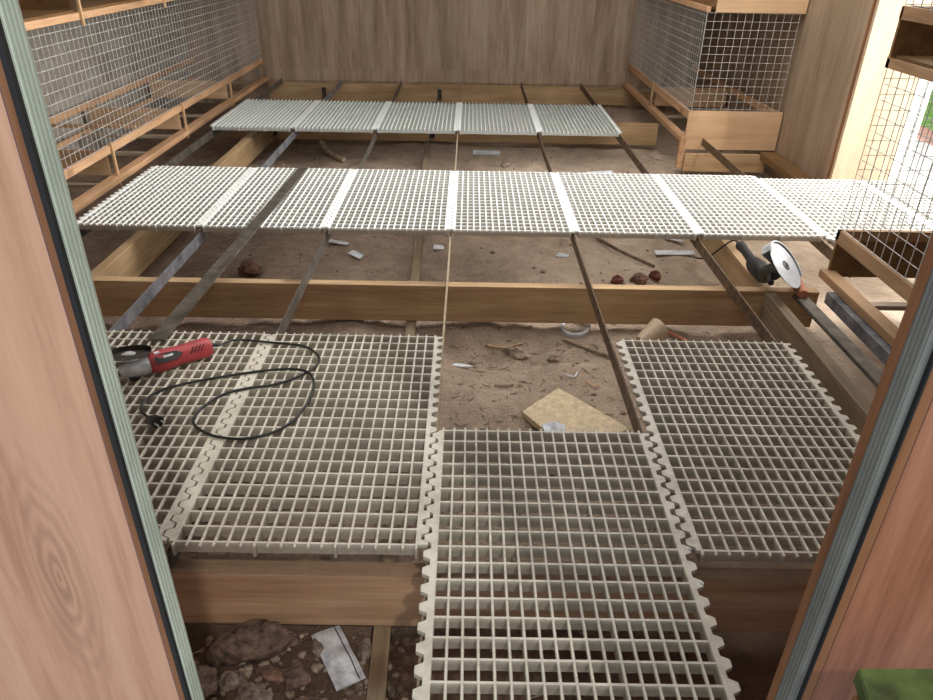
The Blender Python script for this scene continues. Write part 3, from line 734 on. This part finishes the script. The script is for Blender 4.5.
# fine straw and pebbles nobody could count
bm = bmesh.new(); rnd = random.Random(3)
for k in range(520):
    x, y = rnd.uniform(-1.9,1.4), rnd.uniform(.9,5.4)
    if k < 150: x, y = rnd.uniform(-.05,.62), rnd.uniform(1.9,2.75)
    a = rnd.uniform(0,math.pi); l = rnd.uniform(.004,.022); z = sz(x,y)+.0025; w = rnd.uniform(.0012,.003)
    dx, dy = math.cos(a)*l, math.sin(a)*l; px_, py_ = -math.sin(a)*w, math.cos(a)*w
    v = [bm.verts.new(q) for q in ((x-dx-px_,y-dy-py_,z),(x+dx-px_,y+dy-py_,z),(x+dx,y+dy,z+.003),(x-dx,y-dy,z+.003),(x-dx+px_,y-dy+py_,z),(x+dx+px_,y+dy+py_,z))]
    bm.faces.new([v[0],v[1],v[2],v[3]]); bm.faces.new([v[3],v[2],v[5],v[4]])
o = obj('straw_litter', bm, 'twig'); o['kind'] = 'stuff'; tag(o, 'fine straw and splinters strewn over the soil', 'straw')
bm = bmesh.new()
for k in range(700):
    x, y = rnd.uniform(-1.9,1.5), rnd.uniform(.9,6.0)
    if k < 200: x, y = rnd.uniform(-.62,-.12), rnd.uniform(.92,1.18)
    s = rnd.uniform(.003,.012); m4 = Matrix.Translation((x,y,sz(x,y)+s*.2)) @ Matrix.Rotation(rnd.uniform(0,6),4,'Z') @ Matrix.Diagonal((s*1.3,s,s*.8,1))
    bmesh.ops.create_icosphere(bm, subdivisions=1, radius=1, matrix=m4)
o = obj('gravel_litter', bm, 'rock'); o['kind'] = 'stuff'; tag(o, 'small gravel and clods strewn over the soil', 'gravel')

# ---------------------------------------------------------------- light
w = bpy.data.worlds.new('World'); bpy.context.scene.world = w; w.use_nodes = True
bgn = w.node_tree.nodes['Background']; bgn.inputs[0].default_value = (.92,.96,1,1); bgn.inputs[1].default_value = .62
def area(name, loc, target, sx, sy, power, col=(1,1,1)):
    l = bpy.data.lights.new(name, 'AREA'); l.shape = 'RECTANGLE'; l.size = sx; l.size_y = sy; l.energy = power; l.color = col
    o = bpy.data.objects.new(name, l); C.objects.link(o); o.location = loc
    o.rotation_euler = (Vector(target)-Vector(loc)).to_track_quat('-Z','Y').to_euler(); return o
area('opening_daylight', (4.3,3.4,1.7), (0,3.9,0), 1.8, 2.4, 330, (1,.98,.95))
area('ceiling_fill', (.0,4.7,2.27), (-.15,4.9,0), 3.8, 4.4, 150, (.95,.98,1))  # added fill light under the ceiling, no real roof window
area('door_daylight', (-.1,-.6,2.2), (0,1.9,0), 1.4, 1.2, 14, (.93,.97,1))
sun = bpy.data.lights.new('sun', 'SUN'); sun.energy = 6; sun.angle = R(2); sun.color = (1,.95,.86)
so = bpy.data.objects.new('sun', sun); C.objects.link(so); so.location = (6,2,5)
so.rotation_euler = Vector((-.25,.55,-.8)).to_track_quat('-Z','Y').to_euler()
sun.energy = 0.0 if False else 1.0

# ---------------------------------------------------------------- camera
cam = bpy.data.cameras.new('Camera'); co = bpy.data.objects.new('Camera', cam); C.objects.link(co)
cam.sensor_width = 36; cam.lens = 717.08/933*36; cam.clip_start = .02
r_ = Vector((.99986726,.00601556,.01514199)); d_ = Vector((.01612819,-.49733205,-.86741035)); f_ = Vector((.00231264,.86753942,-.49736306))
co.matrix_world = Matrix.Translation((0,0,1.2055)) @ Matrix((r_, -d_, -f_)).transposed().to_4x4()
bpy.context.scene.camera = co
sc = bpy.context.scene
sc.view_settings.view_transform = 'Standard'; sc.view_settings.exposure = 0
sc.cycles.use_denoising = True; sc.cycles.max_bounces = 6
